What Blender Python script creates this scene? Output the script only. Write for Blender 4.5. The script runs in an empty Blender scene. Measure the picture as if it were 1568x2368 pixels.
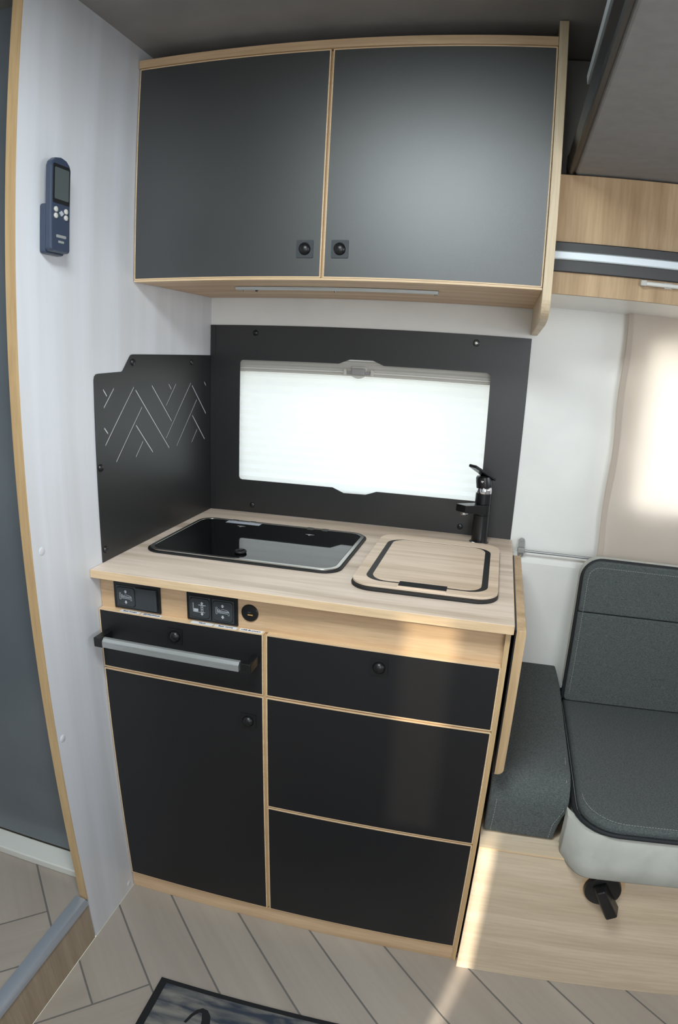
import bpy, bmesh, math, random
from mathutils import Vector, Matrix, geometry
random.seed(7)
PI = math.pi
S = bpy.context.scene
COL = S.collection

# ------------------------------------------------------------------ camera (wide lens with barrel distortion)
CAM = dict(x=0.79235, y=-1.66590, z=1.33769, yaw=-0.201479, pitch=-0.307295, roll=0.053999)
cd = bpy.data.cameras.new('camera'); cam = bpy.data.objects.new('camera', cd); COL.objects.link(cam)
def aim():
    y, t, r = CAM['yaw'], CAM['pitch'], CAM['roll']
    f = Vector((math.sin(y)*math.cos(t), math.cos(y)*math.cos(t), math.sin(t)))
    rt = Vector((math.cos(y), -math.sin(y), 0)); up = rt.cross(f)
    a = rt*math.cos(r)+up*math.sin(r); b = -rt*math.sin(r)+up*math.cos(r)
    cam.matrix_world = Matrix(((a.x, b.x, -f.x, CAM['x']), (a.y, b.y, -f.y, CAM['y']), (a.z, b.z, -f.z, CAM['z']), (0, 0, 0, 1)))
aim()
cd.sensor_fit = 'VERTICAL'; cd.sensor_height = 36; cd.sensor_width = 36*1568/2368
cd.clip_start = 0.01
cd.type = 'PANO'; cd.panorama_type = 'FISHEYE_LENS_POLYNOMIAL'; cd.fisheye_fov = PI
cd.fisheye_polynomial_k0 = 0
cd.fisheye_polynomial_k1, cd.fisheye_polynomial_k2, cd.fisheye_polynomial_k3, cd.fisheye_polynomial_k4 = (-0.04467958360812433, -4.2576953897249094e-06, 1.245177084934611e-05, -1.5574578234534497e-07)
cd.shift_x = -48.316/1568; cd.shift_y = 107.727/2368
S.camera = cam

# ------------------------------------------------------------------ world, sun, daylight
S.view_settings.view_transform = 'Standard'; S.view_settings.look = 'None'
S.view_settings.gamma = 1.0; S.view_settings.use_curve_mapping = False
S.view_settings.exposure = 0.0
w = bpy.data.worlds.new('sky'); S.world = w; w.use_nodes = True
nt = w.node_tree; nt.nodes.clear()
def nn(t, k, **kw):
    n = t.nodes.new(k)
    for a, b in kw.items(): setattr(n, a, b)
    return n
tc = nn(nt, 'ShaderNodeTexCoord'); sp = nn(nt, 'ShaderNodeSeparateXYZ'); rp = nn(nt, 'ShaderNodeValToRGB'); bg = nn(nt, 'ShaderNodeBackground'); ow = nn(nt, 'ShaderNodeOutputWorld')
mr = nn(nt, 'ShaderNodeMapRange'); mr.inputs[1].default_value = -1; mr.inputs[2].default_value = 1
nt.links.new(tc.outputs['Generated'], sp.inputs[0]); nt.links.new(sp.outputs[2], mr.inputs[0]); nt.links.new(mr.outputs[0], rp.inputs[0])
nt.links.new(rp.outputs[0], bg.inputs[0]); nt.links.new(bg.outputs[0], ow.inputs[0])
e = rp.color_ramp.elements
e[0].position = 0.45; e[0].color = (0.30, 0.32, 0.27, 1)
e[1].position = 1.0; e[1].color = (0.55, 0.72, 1.0, 1)
x = e.new(0.53); x.color = (0.85, 0.92, 0.92, 1)
bg.inputs[1].default_value = 2.2

def sun(direction, strength, color):
    l = bpy.data.lights.new('sun', 'SUN'); l.energy = strength; l.angle = math.radians(1.2); l.color = color
    o = bpy.data.objects.new('sun', l); COL.objects.link(o)
    o.rotation_euler = Vector(direction).to_track_quat('-Z', 'Y').to_euler()
TANE = 0.466
sun((0.26, 0.965, -TANE), 9.0, (1.0, 0.93, 0.78))
def area(name, loc, direction, sx, sy, power, color):
    l = bpy.data.lights.new(name, 'AREA'); l.shape = 'RECTANGLE'; l.size = sx; l.size_y = sy; l.energy = power; l.color = color
    o = bpy.data.objects.new(name, l); COL.objects.link(o); o.location = loc
    o.rotation_euler = Vector(direction).to_track_quat('-Z', 'Y').to_euler()
# daylight through the roof hatch, the windscreen end, and from outside on the two blinds
area('hatch_daylight', (0.55, -1.43, 1.985), (0, 0, -1), 0.44, 0.42, 22, (0.86, 0.96, 0.98))
area('doorway_fill', (1.35, -2.12, 1.35), (0, 1, 0), 0.6, 1.0, 10.5, (0.90, 0.95, 1.0))  # fill lamp added in front of the closed doorway
area('windscreen_daylight', (3.3, -1.1, 1.4), (-1, 0, 0.0), 1.6, 0.6, 17, (0.80, 0.90, 1.0))
area('kitchen_window_daylight', (0.43, 0.28, 1.14), (0, -1, 0), 0.8, 0.44, 2.1, (1.0, 1.0, 0.98))
area('dinette_window_daylight', (1.55, 0.28, 1.25), (0, -1, 0), 0.85, 0.46, 9, (1.0, 0.98, 0.93))

# ------------------------------------------------------------------ materials
def lin(c):
    return tuple((v/255/12.92 if v/255 <= 0.04045 else ((v/255+0.055)/1.055)**2.4) for v in c)
def base(name, col, rough=0.5, metal=0.0, spec=0.5, coat=0.0):
    m = bpy.data.materials.new(name); m.use_nodes = True; t = m.node_tree
    b = t.nodes['Principled BSDF']
    b.inputs['Base Color'].default_value = (*lin(col), 1); b.inputs['Roughness'].default_value = rough
    b.inputs['Metallic'].default_value = metal; b.inputs['Specular IOR Level'].default_value = spec
    b.inputs['Coat Weight'].default_value = coat
    return m, t, b
def grainy(name, col, col2, scale, rough=0.5, bump=0.0, metal=0.0, spec=0.5, vec=(1, 1, 1), detail=4, lo=0.35, hi=0.65, rnd=False):
    m, t, b = base(name, col, rough, metal, spec)
    tc = nn(t, 'ShaderNodeTexCoord'); mp = nn(t, 'ShaderNodeMapping'); mp.inputs['Scale'].default_value = vec
    t.links.new(tc.outputs['Object'], mp.inputs[0])
    if rnd:
        oi = nn(t, 'ShaderNodeObjectInfo'); mu = nn(t, 'ShaderNodeMath', operation='MULTIPLY'); mu.inputs[1].default_value = 37
        cx = nn(t, 'ShaderNodeCombineXYZ'); t.links.new(oi.outputs['Random'], mu.inputs[0])
        for k in range(3): t.links.new(mu.outputs[0], cx.inputs[k])
        t.links.new(cx.outputs[0], mp.inputs['Location'])
    n = nn(t, 'ShaderNodeTexNoise'); n.inputs['Scale'].default_value = scale; n.inputs['Detail'].default_value = detail
    n.inputs['Distortion'].default_value = 0.3
    r = nn(t, 'ShaderNodeValToRGB'); r.color_ramp.elements[0].position = lo; r.color_ramp.elements[1].position = hi
    r.color_ramp.elements[0].color = (*lin(col2), 1); r.color_ramp.elements[1].color = (*lin(col), 1)
    t.links.new(mp.outputs[0], n.inputs[0]); t.links.new(n.outputs[0], r.inputs[0]); t.links.new(r.outputs[0], b.inputs['Base Color'])
    if bump:
        bp = nn(t, 'ShaderNodeBump'); bp.inputs['Strength'].default_value = bump; bp.inputs['Distance'].default_value = 0.002
        t.links.new(n.outputs[0], bp.inputs['Height']); t.links.new(bp.outputs[0], b.inputs['Normal'])
    return m
def wood(name, light, dark, along, rough=0.45, rnd=False, s=1.0, contrast=(0.30, 0.72), pores=0.22, warp=0.3):
    v = [26*s, 26*s, 26*s]; v['xyz'.index(along)] = 1.6*s
    m = grainy(name, light, dark, 1.0, rough, 0.0, vec=tuple(v), detail=7, lo=contrast[0], hi=contrast[1], rnd=rnd)
    t = m.node_tree; b = t.nodes['Principled BSDF']; ramp = b.inputs['Base Color'].links[0].from_node
    mp = next(n for n in t.nodes if n.bl_idname == 'ShaderNodeMapping')
    ramp.inputs[0].links[0].from_node.inputs['Distortion'].default_value = warp
    # fine pores
    f = nn(t, 'ShaderNodeTexNoise'); f.inputs['Scale'].default_value = 9; f.inputs['Detail'].default_value = 3
    t.links.new(mp.outputs[0], f.inputs[0])
    mx = nn(t, 'ShaderNodeMix', data_type='RGBA', blend_type='MULTIPLY'); mx.inputs[0].default_value = pores
    rr = nn(t, 'ShaderNodeValToRGB'); rr.color_ramp.elements[0].position = 0.38; rr.color_ramp.elements[1].position = 0.6
    rr.color_ramp.elements[0].color = (0.55, 0.5, 0.45, 1)
    t.links.new(f.outputs[0], rr.inputs[0]); t.links.new(ramp.outputs[0], mx.inputs[6]); t.links.new(rr.outputs[0], mx.inputs[7])
    t.links.new(mx.outputs[2], b.inputs['Base Color'])
    return m
M = {}
M['wall'] = grainy('white_wall', (236, 235, 232), (230, 229, 226), 6, 0.32, 0.02)
M['partition'] = grainy('pale_wood_decor', (214, 214, 219), (206, 205, 208), 1, 0.45, vec=(20, 20, 1.2), detail=5)
M['oak_x'] = wood('oak_grain_along', (222, 191, 156), (188, 154, 118), 'x')
M['oak_z'] = wood('oak_grain_upright', (206, 176, 138), (166, 135, 98), 'z')
M['oak_y'] = wood('oak_grain_deep', (214, 190, 152), (192, 164, 124), 'y')
M['oak_pale'] = wood('oak_pale', (226, 208, 185), (202, 181, 155), 'x', rough=0.5, s=0.7)
M['oak_edge'] = wood('oak_edge_band', (230, 201, 165), (212, 180, 142), 'x', rough=0.4)
M['oak_edge_z'] = wood('oak_edge_band_upright', (206, 176, 134), (186, 152, 110), 'z', rough=0.4)
M['oak_side_lit'] = wood('oak_side_panel_lit', (224, 206, 178), (206, 184, 152), 'z', rough=0.4)  # paler oak: bright light on the cabinet side is put into the colour
M['top'] = wood('worktop_oak', (230, 211, 195), (200, 179, 160), 'x', rough=0.5, s=0.42, contrast=(0.36, 0.54), warp=1.3)
M['board'] = wood('sink_board_oak', (233, 210, 188), (206, 181, 156), 'x', rough=0.5, s=0.42, contrast=(0.36, 0.54), warp=1.3)
M['oak_riser'] = wood('oak_riser', (176, 158, 138), (150, 132, 112), 'z', rough=0.5)
M['nosing'] = base('nosing_aluminium', (172, 178, 188), 0.32, 0.5)[0]
M['plank'] = wood('floor_plank_oak', (168, 157, 147), (152, 141, 131), 'x', rough=0.42, rnd=True, s=0.30, pores=0.08)
M['grout'] = base('plank_joint', (104, 100, 96), 0.8)[0]
M['black'] = grainy('black_laminate', (26, 26, 29), (21, 21, 24), 900, 0.42, 0.12, spec=0.45)
M['door'] = grainy('charcoal_laminate', (28, 29, 31), (23, 24, 26), 900, 0.43, 0.10, spec=1.0)
M['door'].node_tree.nodes['Principled BSDF'].inputs['Coat Weight'].default_value = 0.7; M['door'].node_tree.nodes['Principled BSDF'].inputs['Coat Roughness'].default_value = 0.42
M['black_metal'] = grainy('black_coated_metal', (27, 26, 28), (24, 23, 25), 700, 0.42, 0.05, spec=0.75)
M['black_plastic'] = base('black_plastic', (20, 20, 22), 0.35)[0]
M['dark_plastic'] = grainy('anthracite_plastic', (54, 58, 62), (50, 54, 58), 500, 0.5, 0.05)
M['tap'] = base('black_tap_coating', (16, 16, 18), 0.28)[0]
M['chrome'] = base('chrome', (225, 225, 228), 0.08, 1.0)[0]
M['steel'] = base('brushed_steel', (190, 188, 184), 0.25, 1.0)[0]
M['alu'] = grainy('brushed_aluminium', (168, 170, 170), (156, 158, 158), 40, 0.35, metal=0.45, vec=(1, 30, 30))
M['alu_white'] = base('satin_silver_profile', (205, 212, 216), 0.35, 0.6)[0]
M['glass_black'] = base('black_glass', (6, 6, 7), 0.03, spec=0.5)[0]
M['rubber'] = base('black_rubber', (18, 18, 20), 0.55)[0]
M['white_plastic'] = base('white_plastic', (222, 220, 214), 0.4)[0]
M['grey_plastic'] = base('light_grey_plastic', (196, 192, 185), 0.4)[0]
M['mid_grey_plastic'] = base('mid_grey_plastic', (150, 149, 148), 0.4)[0]
M['ink'] = base('printed_ink', (50, 60, 90), 0.6)[0]
M['icon'] = base('pale_print', (176, 180, 186), 0.5)[0]
M['gold'] = base('gold_contact', (235, 185, 110), 0.3, 0.6)[0]
M['paper'] = base('white_label', (232, 232, 234), 0.5)[0]
M['grey_label'] = grainy('grey_label', (190, 194, 205), (165, 168, 180), 400, 0.5, vec=(1, 3, 1))
M['ceil'] = grainy('grey_ceiling', (150, 146, 142), (140, 136, 133), 8, 0.35)
M['fabric'] = grainy('anthracite_fabric', (96, 100, 99), (70, 75, 76), 620, 0.95, 0.4, spec=0.15, vec=(0.45, 1, 1.3), detail=2)
M['suede'] = grainy('beige_suede', (188, 188, 181), (174, 174, 167), 14, 0.95, 0.1, spec=0.1, detail=5)
M['piping'] = base('black_piping', (24, 27, 32), 0.7)[0]
M['thread'] = base('pale_thread', (150, 152, 148), 0.9)[0]
M['bed'] = grainy('grey_bed_underside', (150, 147, 146), (144, 141, 140), 40, 0.8, spec=0.2)
M['shower'] = grainy('grey_shower_door', (112, 118, 124), (102, 108, 114), 3, 0.22, spec=0.6)
M['bluegrey'] = base('blue_grey_plastic', (52, 62, 82), 0.35)[0]
M['screen'] = base('grey_screen', (78, 84, 84), 0.2)[0]
M['mat_field'] = grainy('worn_grey_mat_weave', (122, 118, 112), (48, 54, 66), 9, 0.95, 0.4, vec=(1, 4, 1), detail=6, lo=0.38, hi=0.62)
M['mat_black'] = base('black_mat_border', (16, 17, 20), 0.9)[0]
def translucent(name, col, mixf=0.5):
    m = bpy.data.materials.new(name); m.use_nodes = True; t = m.node_tree; t.nodes.clear()
    d = nn(t, 'ShaderNodeBsdfDiffuse'); tr = nn(t, 'ShaderNodeBsdfTranslucent'); mx = nn(t, 'ShaderNodeMixShader'); o = nn(t, 'ShaderNodeOutputMaterial')
    tc = nn(t, 'ShaderNodeTexCoord'); n = nn(t, 'ShaderNodeTexNoise'); n.inputs['Scale'].default_value = 7; n.inputs['Detail'].default_value = 4
    r = nn(t, 'ShaderNodeValToRGB'); c = lin(col)
    r.color_ramp.elements[0].color = (c[0]*0.9, c[1]*0.9, c[2]*0.9, 1); r.color_ramp.elements[1].color = (*c, 1)
    t.links.new(tc.outputs['Object'], n.inputs[0]); t.links.new(n.outputs[0], r.inputs[0])
    t.links.new(r.outputs[0], d.inputs[0]); t.links.new(r.outputs[0], tr.inputs[0]); mx.inputs[0].default_value = mixf
    t.links.new(d.outputs[0], mx.inputs[1]); t.links.new(tr.outputs[0], mx.inputs[2]); t.links.new(mx.outputs[0], o.inputs[0])
    return m
M['blind'] = translucent('white_blind_cloth', (238, 238, 236), 0.55)
M['curtain'] = translucent('beige_blind_cloth', (226, 214, 203), 0.45)
def pane_mat(name, tint, gloss=0.08):
    m = bpy.data.materials.new(name); m.use_nodes = True; t = m.node_tree; t.nodes.clear()
    a = nn(t, 'ShaderNodeBsdfTransparent'); a.inputs[0].default_value = (*tint, 1); g = nn(t, 'ShaderNodeBsdfGlossy'); g.inputs['Roughness'].default_value = 0.05
    mx = nn(t, 'ShaderNodeMixShader'); mx.inputs[0].default_value = gloss; o = nn(t, 'ShaderNodeOutputMaterial')
    t.links.new(a.outputs[0], mx.inputs[1]); t.links.new(g.outputs[0], mx.inputs[2]); t.links.new(mx.outputs[0], o.inputs[0])
    return m
M['pane'] = pane_mat('window_pane', (0.9, 0.92, 0.92))
M['tinted'] = pane_mat('sun_dimmer_pane', (0.62, 0.60, 0.56))

# ------------------------------------------------------------------ geometry helpers
def link(name, bm, mat, parent=None, smooth=False, bevel=0.0, seg=2, angle=30):
    me = bpy.data.meshes.new(name)
    bmesh.ops.recalc_face_normals(bm, faces=bm.faces)
    bm.to_mesh(me); bm.free()
    o = bpy.data.objects.new(name, me); COL.objects.link(o)
    me.materials.append(M[mat] if isinstance(mat, str) else mat)
    if smooth:
        for p in me.polygons: p.use_smooth = True
        me.set_sharp_from_angle(angle=math.radians(angle))
    if bevel:
        b = o.modifiers.new('bevel', 'BEVEL'); b.width = bevel; b.segments = seg; b.limit_method = 'ANGLE'; b.angle_limit = math.radians(40)
    if parent is not None:
        o.parent = parent; o.matrix_parent_inverse = Matrix.Translation(parent.location).inverted() if parent.parent is None else Matrix.Identity(4)
        if parent.parent is not None: o.matrix_parent_inverse = parent_world(parent).inverted()
    return o
def parent_world(p):
    m = Matrix.Identity(4); chain = []
    while p is not None: chain.append(p); p = p.parent
    for q in reversed(chain): m = m @ q.matrix_parent_inverse @ q.matrix_basis
    return m
def thing(name, label, cat, loc=(0, 0, 0), group=None):
    o = bpy.data.objects.new(name, None); COL.objects.link(o); o.location = loc; o.empty_display_size = 0.05
    o['label'] = label; o['category'] = cat
    if group: o['group'] = group
    return o
def tag(o, label, cat, group=None):
    o['label'] = label; o['category'] = cat
    if group: o['group'] = group
    return o
def struct(o, label=None, cat=None):
    o['kind'] = 'structure'
    if label: o['label'] = label
    if cat: o['category'] = cat
    return o
def lab(o, l): o['label'] = l; return o
def bx(x0, x1, y0, y1, z0, z1, bm=None):
    bm = bm or bmesh.new()
    v = [bm.verts.new((x, y, z)) for x in (x0, x1) for y in (y0, y1) for z in (z0, z1)]
    for f in ((0, 1, 3, 2), (4, 6, 7, 5), (0, 4, 5, 1), (2, 3, 7, 6), (0, 2, 6, 4), (1, 5, 7, 3)): bm.faces.new([v[i] for i in f])
    return bm
def rrect(a0, a1, b0, b1, r, n=6, rs=None):
    rs = rs or (r, r, r, r); pts = []
    for (cx, cy, s, q) in ((a1, b1, 0, rs[0]), (a0, b1, 1, rs[1]), (a0, b0, 2, rs[2]), (a1, b0, 3, rs[3])):
        sx = -1 if cx == a1 else 1; sy = -1 if cy == b1 else 1
        if q <= 0: pts.append((cx, cy)); continue
        for k in range(n+1):
            t = s*PI/2+PI/2*k/n
            pts.append((cx+sx*q+q*math.cos(t), cy+sy*q+q*math.sin(t)))
    return pts
def circ(cx, cy, r, n=24): return [(cx+r*math.cos(2*PI*k/n), cy+r*math.sin(2*PI*k/n)) for k in range(n)]
def area2(l): return sum(l[i][0]*l[(i+1) % len(l)][1]-l[(i+1) % len(l)][0]*l[i][1] for i in range(len(l)))/2
def plate(loops, axis, c0, c1, bm=None):
    """flat plate: outer loop and hole loops in the plane normal to axis, between c0 and c1"""
    bm = bm or bmesh.new()
    P = {'x': lambda a, b, c: (c, a, b), 'y': lambda a, b, c: (a, c, b), 'z': lambda a, b, c: (a, b, c)}[axis]
    ls = [list(l) for l in loops]
    ls = [l if (area2(l) > 0) == (i == 0) else l[::-1] for i, l in enumerate(ls)]
    tri = geometry.tessellate_polygon([[Vector((a, b, 0)) for a, b in l] for l in ls])
    flat = [p for l in ls for p in l]
    V0 = [bm.verts.new(P(a, b, c0)) for a, b in flat]; V1 = [bm.verts.new(P(a, b, c1)) for a, b in flat]
    if len(ls) == 1:
        bm.faces.new(V0[::-1]); bm.faces.new(V1)
    else:
        for t in tri:
            try: bm.faces.new([V0[i] for i in t][::-1]); bm.faces.new([V1[i] for i in t])
            except ValueError: pass
    k = 0
    for l in ls:
        n = len(l)
        for i in range(n): bm.faces.new((V0[k+i], V0[k+(i+1) % n], V1[k+(i+1) % n], V1[k+i]))
        k += n
    return bm
def tube(pts, r, n=10, bm=None, closed=False, flat=1.0):
    bm = bm or bmesh.new(); pts = [Vector(p) for p in pts]; rings = []; N = len(pts); prev = None
    for i, p in enumerate(pts):
        a = pts[(i-1) % N] if closed or i > 0 else p; b = pts[(i+1) % N] if closed or i < N-1 else p
        t = (b-a).normalized()
        if prev is None: u = t.orthogonal().normalized()
        else:
            u = prev-t*prev.dot(t); u = u.normalized() if u.length > 1e-6 else t.orthogonal().normalized()
        prev = u; v = t.cross(u)
        rr = r[i] if isinstance(r, (list, tuple)) else r
        rings.append([bm.verts.new(p+(u*math.cos(2*PI*k/n)+v*math.sin(2*PI*k/n)*flat)*rr) for k in range(n)])
    for i in range(N if closed else N-1):
        A, B = rings[i], rings[(i+1) % N]
        for k in range(n): bm.faces.new((A[k], A[(k+1) % n], B[(k+1) % n], B[k]))
    if not closed:
        bm.faces.new(rings[0][::-1]); bm.faces.new(rings[-1])
    return bm
def lathe(profile, loc, axis='z', n=32, bm=None, sign=1):
    """profile: (radius, height) pairs, closed to the axis at both ends"""
    bm = bm or bmesh.new(); L = Vector(loc); rings = []
    def P(r, h, t):
        a, b = r*math.cos(t), r*math.sin(t); h *= sign
        return L+Vector({'z': (a, b, h), 'y': (a, h, b), 'x': (h, a, b)}[axis])
    for r, h in profile:
        rings.append([bm.verts.new(P(max(r, 1e-5), h, 2*PI*k/n)) for k in range(n)])
    for A, B in zip(rings, rings[1:]):
        for k in range(n): bm.faces.new((A[k], A[(k+1) % n], B[(k+1) % n], B[k]))
    bm.faces.new(rings[0][::-1]); bm.faces.new(rings[-1])
    return bm
def text(name, body, loc, size, mat, parent, rot=(PI/2, 0, 0), ext=0.0003):
    c = bpy.data.curves.new(name, 'FONT'); c.body = body; c.size = size; c.extrude = ext; c.align_x = 'CENTER'; c.align_y = 'CENTER'
    o = bpy.data.objects.new(name, c); COL.objects.link(o); o.location = loc; o.rotation_euler = rot
    c.materials.append(M[mat])
    bpy.context.view_layer.update()
    me = bpy.data.meshes.new_from_object(o); bpy.data.objects.remove(o)
    q = bpy.data.objects.new(name, me); COL.objects.link(q)
    me.transform(Matrix.LocRotScale(Vector(loc), __import__('mathutils').Euler(rot), None))
    if parent is not None: q.parent = parent; q.matrix_parent_inverse = parent_world(parent).inverted()
    return q
def dup(o, off, parent=None, label=None):
    c = o.copy(); COL.objects.link(c)
    if parent is None:
        c.location = Vector(o.location)+Vector(off)
        if label: c['label'] = label
    else: c.parent = parent
    for ch in list(o.children): dup(ch, off, c)
    return c

# ------------------------------------------------------------------ dimensions
W, D, H = 0.861, 0.598, 0.900        # worktop width, depth, height
YF = -0.581                          # fronts of the base unit
DU, ZU, ZT = -0.3987, 1.497, 1.950   # wall cabinet front, bottom, top
YW = 0.0                             # outer wall
YO = -2.15                           # opposite wall
ZC = 2.0                             # ceiling
ZR = 0.132                           # raised floor left
YP = -0.771                          # end of the partition

# ------------------------------------------------------------------ setting
# outer wall with the openings of the two windows
kw = rrect(0.07, 0.78, 0.975, 1.335, 0.03); dw = rrect(1.155, 1.95, 1.03, 1.435, 0.03)
wb = struct(link('wall_back', plate([[(-1.3, 0), (3.4, 0), (3.4, ZC), (-1.3, ZC)], kw, dw], 'y', 0.0, 0.035), 'wall'))
# moulded ledge of the wall behind the dinette
link('wall_ledge', plate([[(0.0, 0.0), (0.0, 0.868), (-0.006, 0.866), (-0.012, 0.858), (-0.014, 0.845), (-0.014, 0.0)]], 'x', W+0.001, 3.3), 'wall', wb)
bpy.data.objects['wall_ledge'].name = 'wall_panel'
# opposite wall (behind the camera): doorway, two added slits casting the sun patches
DZ = TANE/0.965
ga = [(0.222, -0.581), (0.335, -0.581)]
xa = [x-(-0.581-YO)*0.26/0.965 for x in (0.652, 0.757)]; za = [z+(-0.581-YO)*DZ for z in (0.40, 0.897)]
xb = [x-(-0.6-YO)*0.26/0.965 for x in (0.860, 0.890)]; zb = [0.03+(1.15)*DZ, 0.425+(-0.6-YO)*DZ]
doorway = [(1.1, 0.05), (1.8, 0.05), (1.8, 1.9), (1.1, 1.9)]
rc = lambda x, z: [(x[0], z[0]), (x[1], z[0]), (x[1], z[1]), (x[0], z[1])]
wf = struct(link('wall_front', plate([[(-1.3, 0), (3.4, 0), (3.4, ZC), (-1.3, ZC)], doorway, rc(xa, za), rc(xb, zb)], 'y', YO-0.03, YO), 'wall'))
link('sun_dimmer_pane', bx(xa[0]-0.01, xa[1]+0.01, YO-0.036, YO-0.031, za[0]-0.01, za[1]+0.01), 'tinted', wf)  # added pane that weakens the sun patch on the drawers
struct(link('doorway_sun_block', bx(1.09, 1.81, YO-0.025, YO-0.005, 0.04, 1.91), 'white_plastic'))  # opaque panel added to keep sun from entering by the doorway
struct(link('wall_right', plate([[(YO, 0), (0, 0), (0, ZC), (YO, ZC)], [(-1.95, 0.85), (-0.25, 0.85), (-0.25, 1.75), (-1.95, 1.75)]], 'x', 3.35, 3.4), 'wall'))
struct(link('wall_far_left', bx(-1.3, -1.27, YO, 0, 0, ZC), 'shower')).name = 'wall_left.001'
# ceiling with the roof hatch
struct(link('light_block_wall', bx(2.26, 2.30, YO, -0.002, 0, 1.12), 'partition'))  # unseen low wall added to shade the lower part of the partition
ce = struct(link('ceiling', plate([[(-1.3, YO), (3.4, YO), (3.4, 0), (-1.3, 0)], [(0.31, -1.65), (0.81, -1.65), (0.81, -1.19), (0.31, -1.19)]], 'z', ZC, ZC+0.03), 'ceil'))
link('hatch_frame', plate([rrect(0.28, 0.84, -1.68, -1.16, 0.03), rrect(0.315, 0.805, -1.645, -1.195, 0.02)], 'z', ZC-0.012, ZC), 'white_plastic', ce)
link('hatch_sun_block', bx(0.30, 0.82, -1.66, -1.18, ZC+0.031, ZC+0.036), 'white_plastic', ce)  # opaque cover added over the hatch to shut out the sun
# partition beside the kitchen
wl = struct(link('wall_left', bx(-0.019, 0.0, YP+0.002, 0.0, 0, ZC), 'partition'))
link('edge_trim', bx(-0.0195, 0.0005, YP-0.001, YP+0.002, ZR-0.0, ZC), 'oak_edge_z', wl)
for (y, z) in ((-0.742, 0.981), (-0.752, 0.579), (-0.600, 0.022)):
    lab(link('screw_cap', lathe([(0.0075, 0), (0.0075, 0.0008), (0.006, 0.0014)], (0, y, z), 'x'), 'partition', wl, smooth=True), 'white cap')

# ---- floors: herringbone planks
PW, PL = 0.1345, 0.538
def clip(poly, rect):
    x0, x1, y0, y1 = rect
    for ax, lim, keep in ((0, x0, 1), (0, x1, -1), (1, y0, 1), (1, y1, -1)):
        out = []
        for i in range(len(poly)):
            p, q = poly[i], poly[(i+1) % len(poly)]
            ip, iq = (p[ax]-lim)*keep >= 0, (q[ax]-lim)*keep >= 0
            if ip: out.append(p)
            if ip != iq:
                t = (lim-p[ax])/(q[ax]-p[ax]); out.append((p[0]+(q[0]-p[0])*t, p[1]+(q[1]-p[1])*t))
        poly = out
        if not poly: return []
    return poly
def planks(parent, corner, rect, ztop, joint=0.0023):
    # a = (1,-1)/sqrt2 , b = (1,1)/sqrt2 ; corner = tip where a long joint meets a cross joint
    a = Vector((1, -1))/math.sqrt(2); b = Vector((1, 1))/math.sqrt(2); C0 = Vector(corner)
    u0, v0 = C0.dot(a), C0.dot(b)       # u = k w + L , v = (k+1) w
    u0 -= PL; v0 -= PW
    cnt = 0
    for col in range(-4, 6):
        for k in range(-14, 22):
            for kind in (0, 1):
                if kind == 0: ur = (k*PW, k*PW+PL); vr = (k*PW, (k+1)*PW)
                else: ur = (k*PW+PL, k*PW+PL+PW); vr = ((k+1)*PW-PL, (k+1)*PW)
                ur = [u+col*PL+u0 for u in ur]; vr = [v-col*PL+v0 for v in vr]
                g = joint
                q = [a*u+b*v for u, v in ((ur[0]+g, vr[0]+g), (ur[1]-g, vr[0]+g), (ur[1]-g, vr[1]-g), (ur[0]+g, vr[1]-g))]
                q = clip([tuple(p) for p in q], rect)
                if len(q) < 3 or abs(area2(q)) < 4e-4: continue
                cx = sum(p[0] for p in q)/len(q); cy = sum(p[1] for p in q)/len(q)
                # local frame: x along the plank
                ang = -PI/4 if kind == 0 else PI/4
                ca, sa = math.cos(-ang), math.sin(-ang)
                loc = [((p[0]-cx)*ca-(p[1]-cy)*sa, (p[0]-cx)*sa+(p[1]-cy)*ca) for p in q]
                o = link('plank', plate([loc], 'z', -0.003, 0.0), 'plank', None)
                o.location = (cx, cy, ztop); o.rotation_euler = (0, 0, ang); o.parent = parent
                o.matrix_parent_inverse = Matrix.Identity(4)
                cnt += 1
    return cnt
fl = struct(link('floor', bx(0.0, 3.35, YO, 0, -0.03, -0.0012), 'grout'))
planks(fl, (0.190, -0.847), (0.0005, 2.3, YO, -0.5), 0.0)
fr_ = struct(link('floor.001', bx(-1.27, -0.006, YO, -0.6, 0.0, ZR-0.0012), 'grout'))
planks(fr_, (-0.067, -0.838), (-0.8, -0.010, -1.7, -0.62), ZR)
struct(link('trim_1', bx(-0.006, -0.0005, YO, YP-0.002, 0.0, ZR-0.012), 'oak_riser'))
struct(link('trim_2', plate([[(-0.032, ZR+0.0005), (-0.030, ZR+0.004), (-0.012, ZR+0.0055), (-0.003, ZR+0.003), (0.002, ZR-0.004), (0.003, ZR-0.013), (-0.0005, ZR-0.0145), (-0.0005, ZR-0.004), (-0.006, ZR+0.0003)]], 'y', YO, YP-0.004), 'nosing', smooth=True))

# ---- shower door and sill behind the partition end
d1 = struct(link('door_1', bx(-1.2, -0.028, -0.668, -0.660, ZR+0.03, ZC-0.01), 'shower'))
link('door_seal', bx(-0.034, -0.022, -0.672, -0.656, ZR+0.03, ZC-0.01), 'rubber', d1)
st = struct(link('trim_3', bx(-1.2, -0.021, -0.722, -0.665, ZR, ZR+0.022), 'white_plastic', bevel=0.003))
st['label'] = 'white shower sill in front of the grey door'

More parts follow.
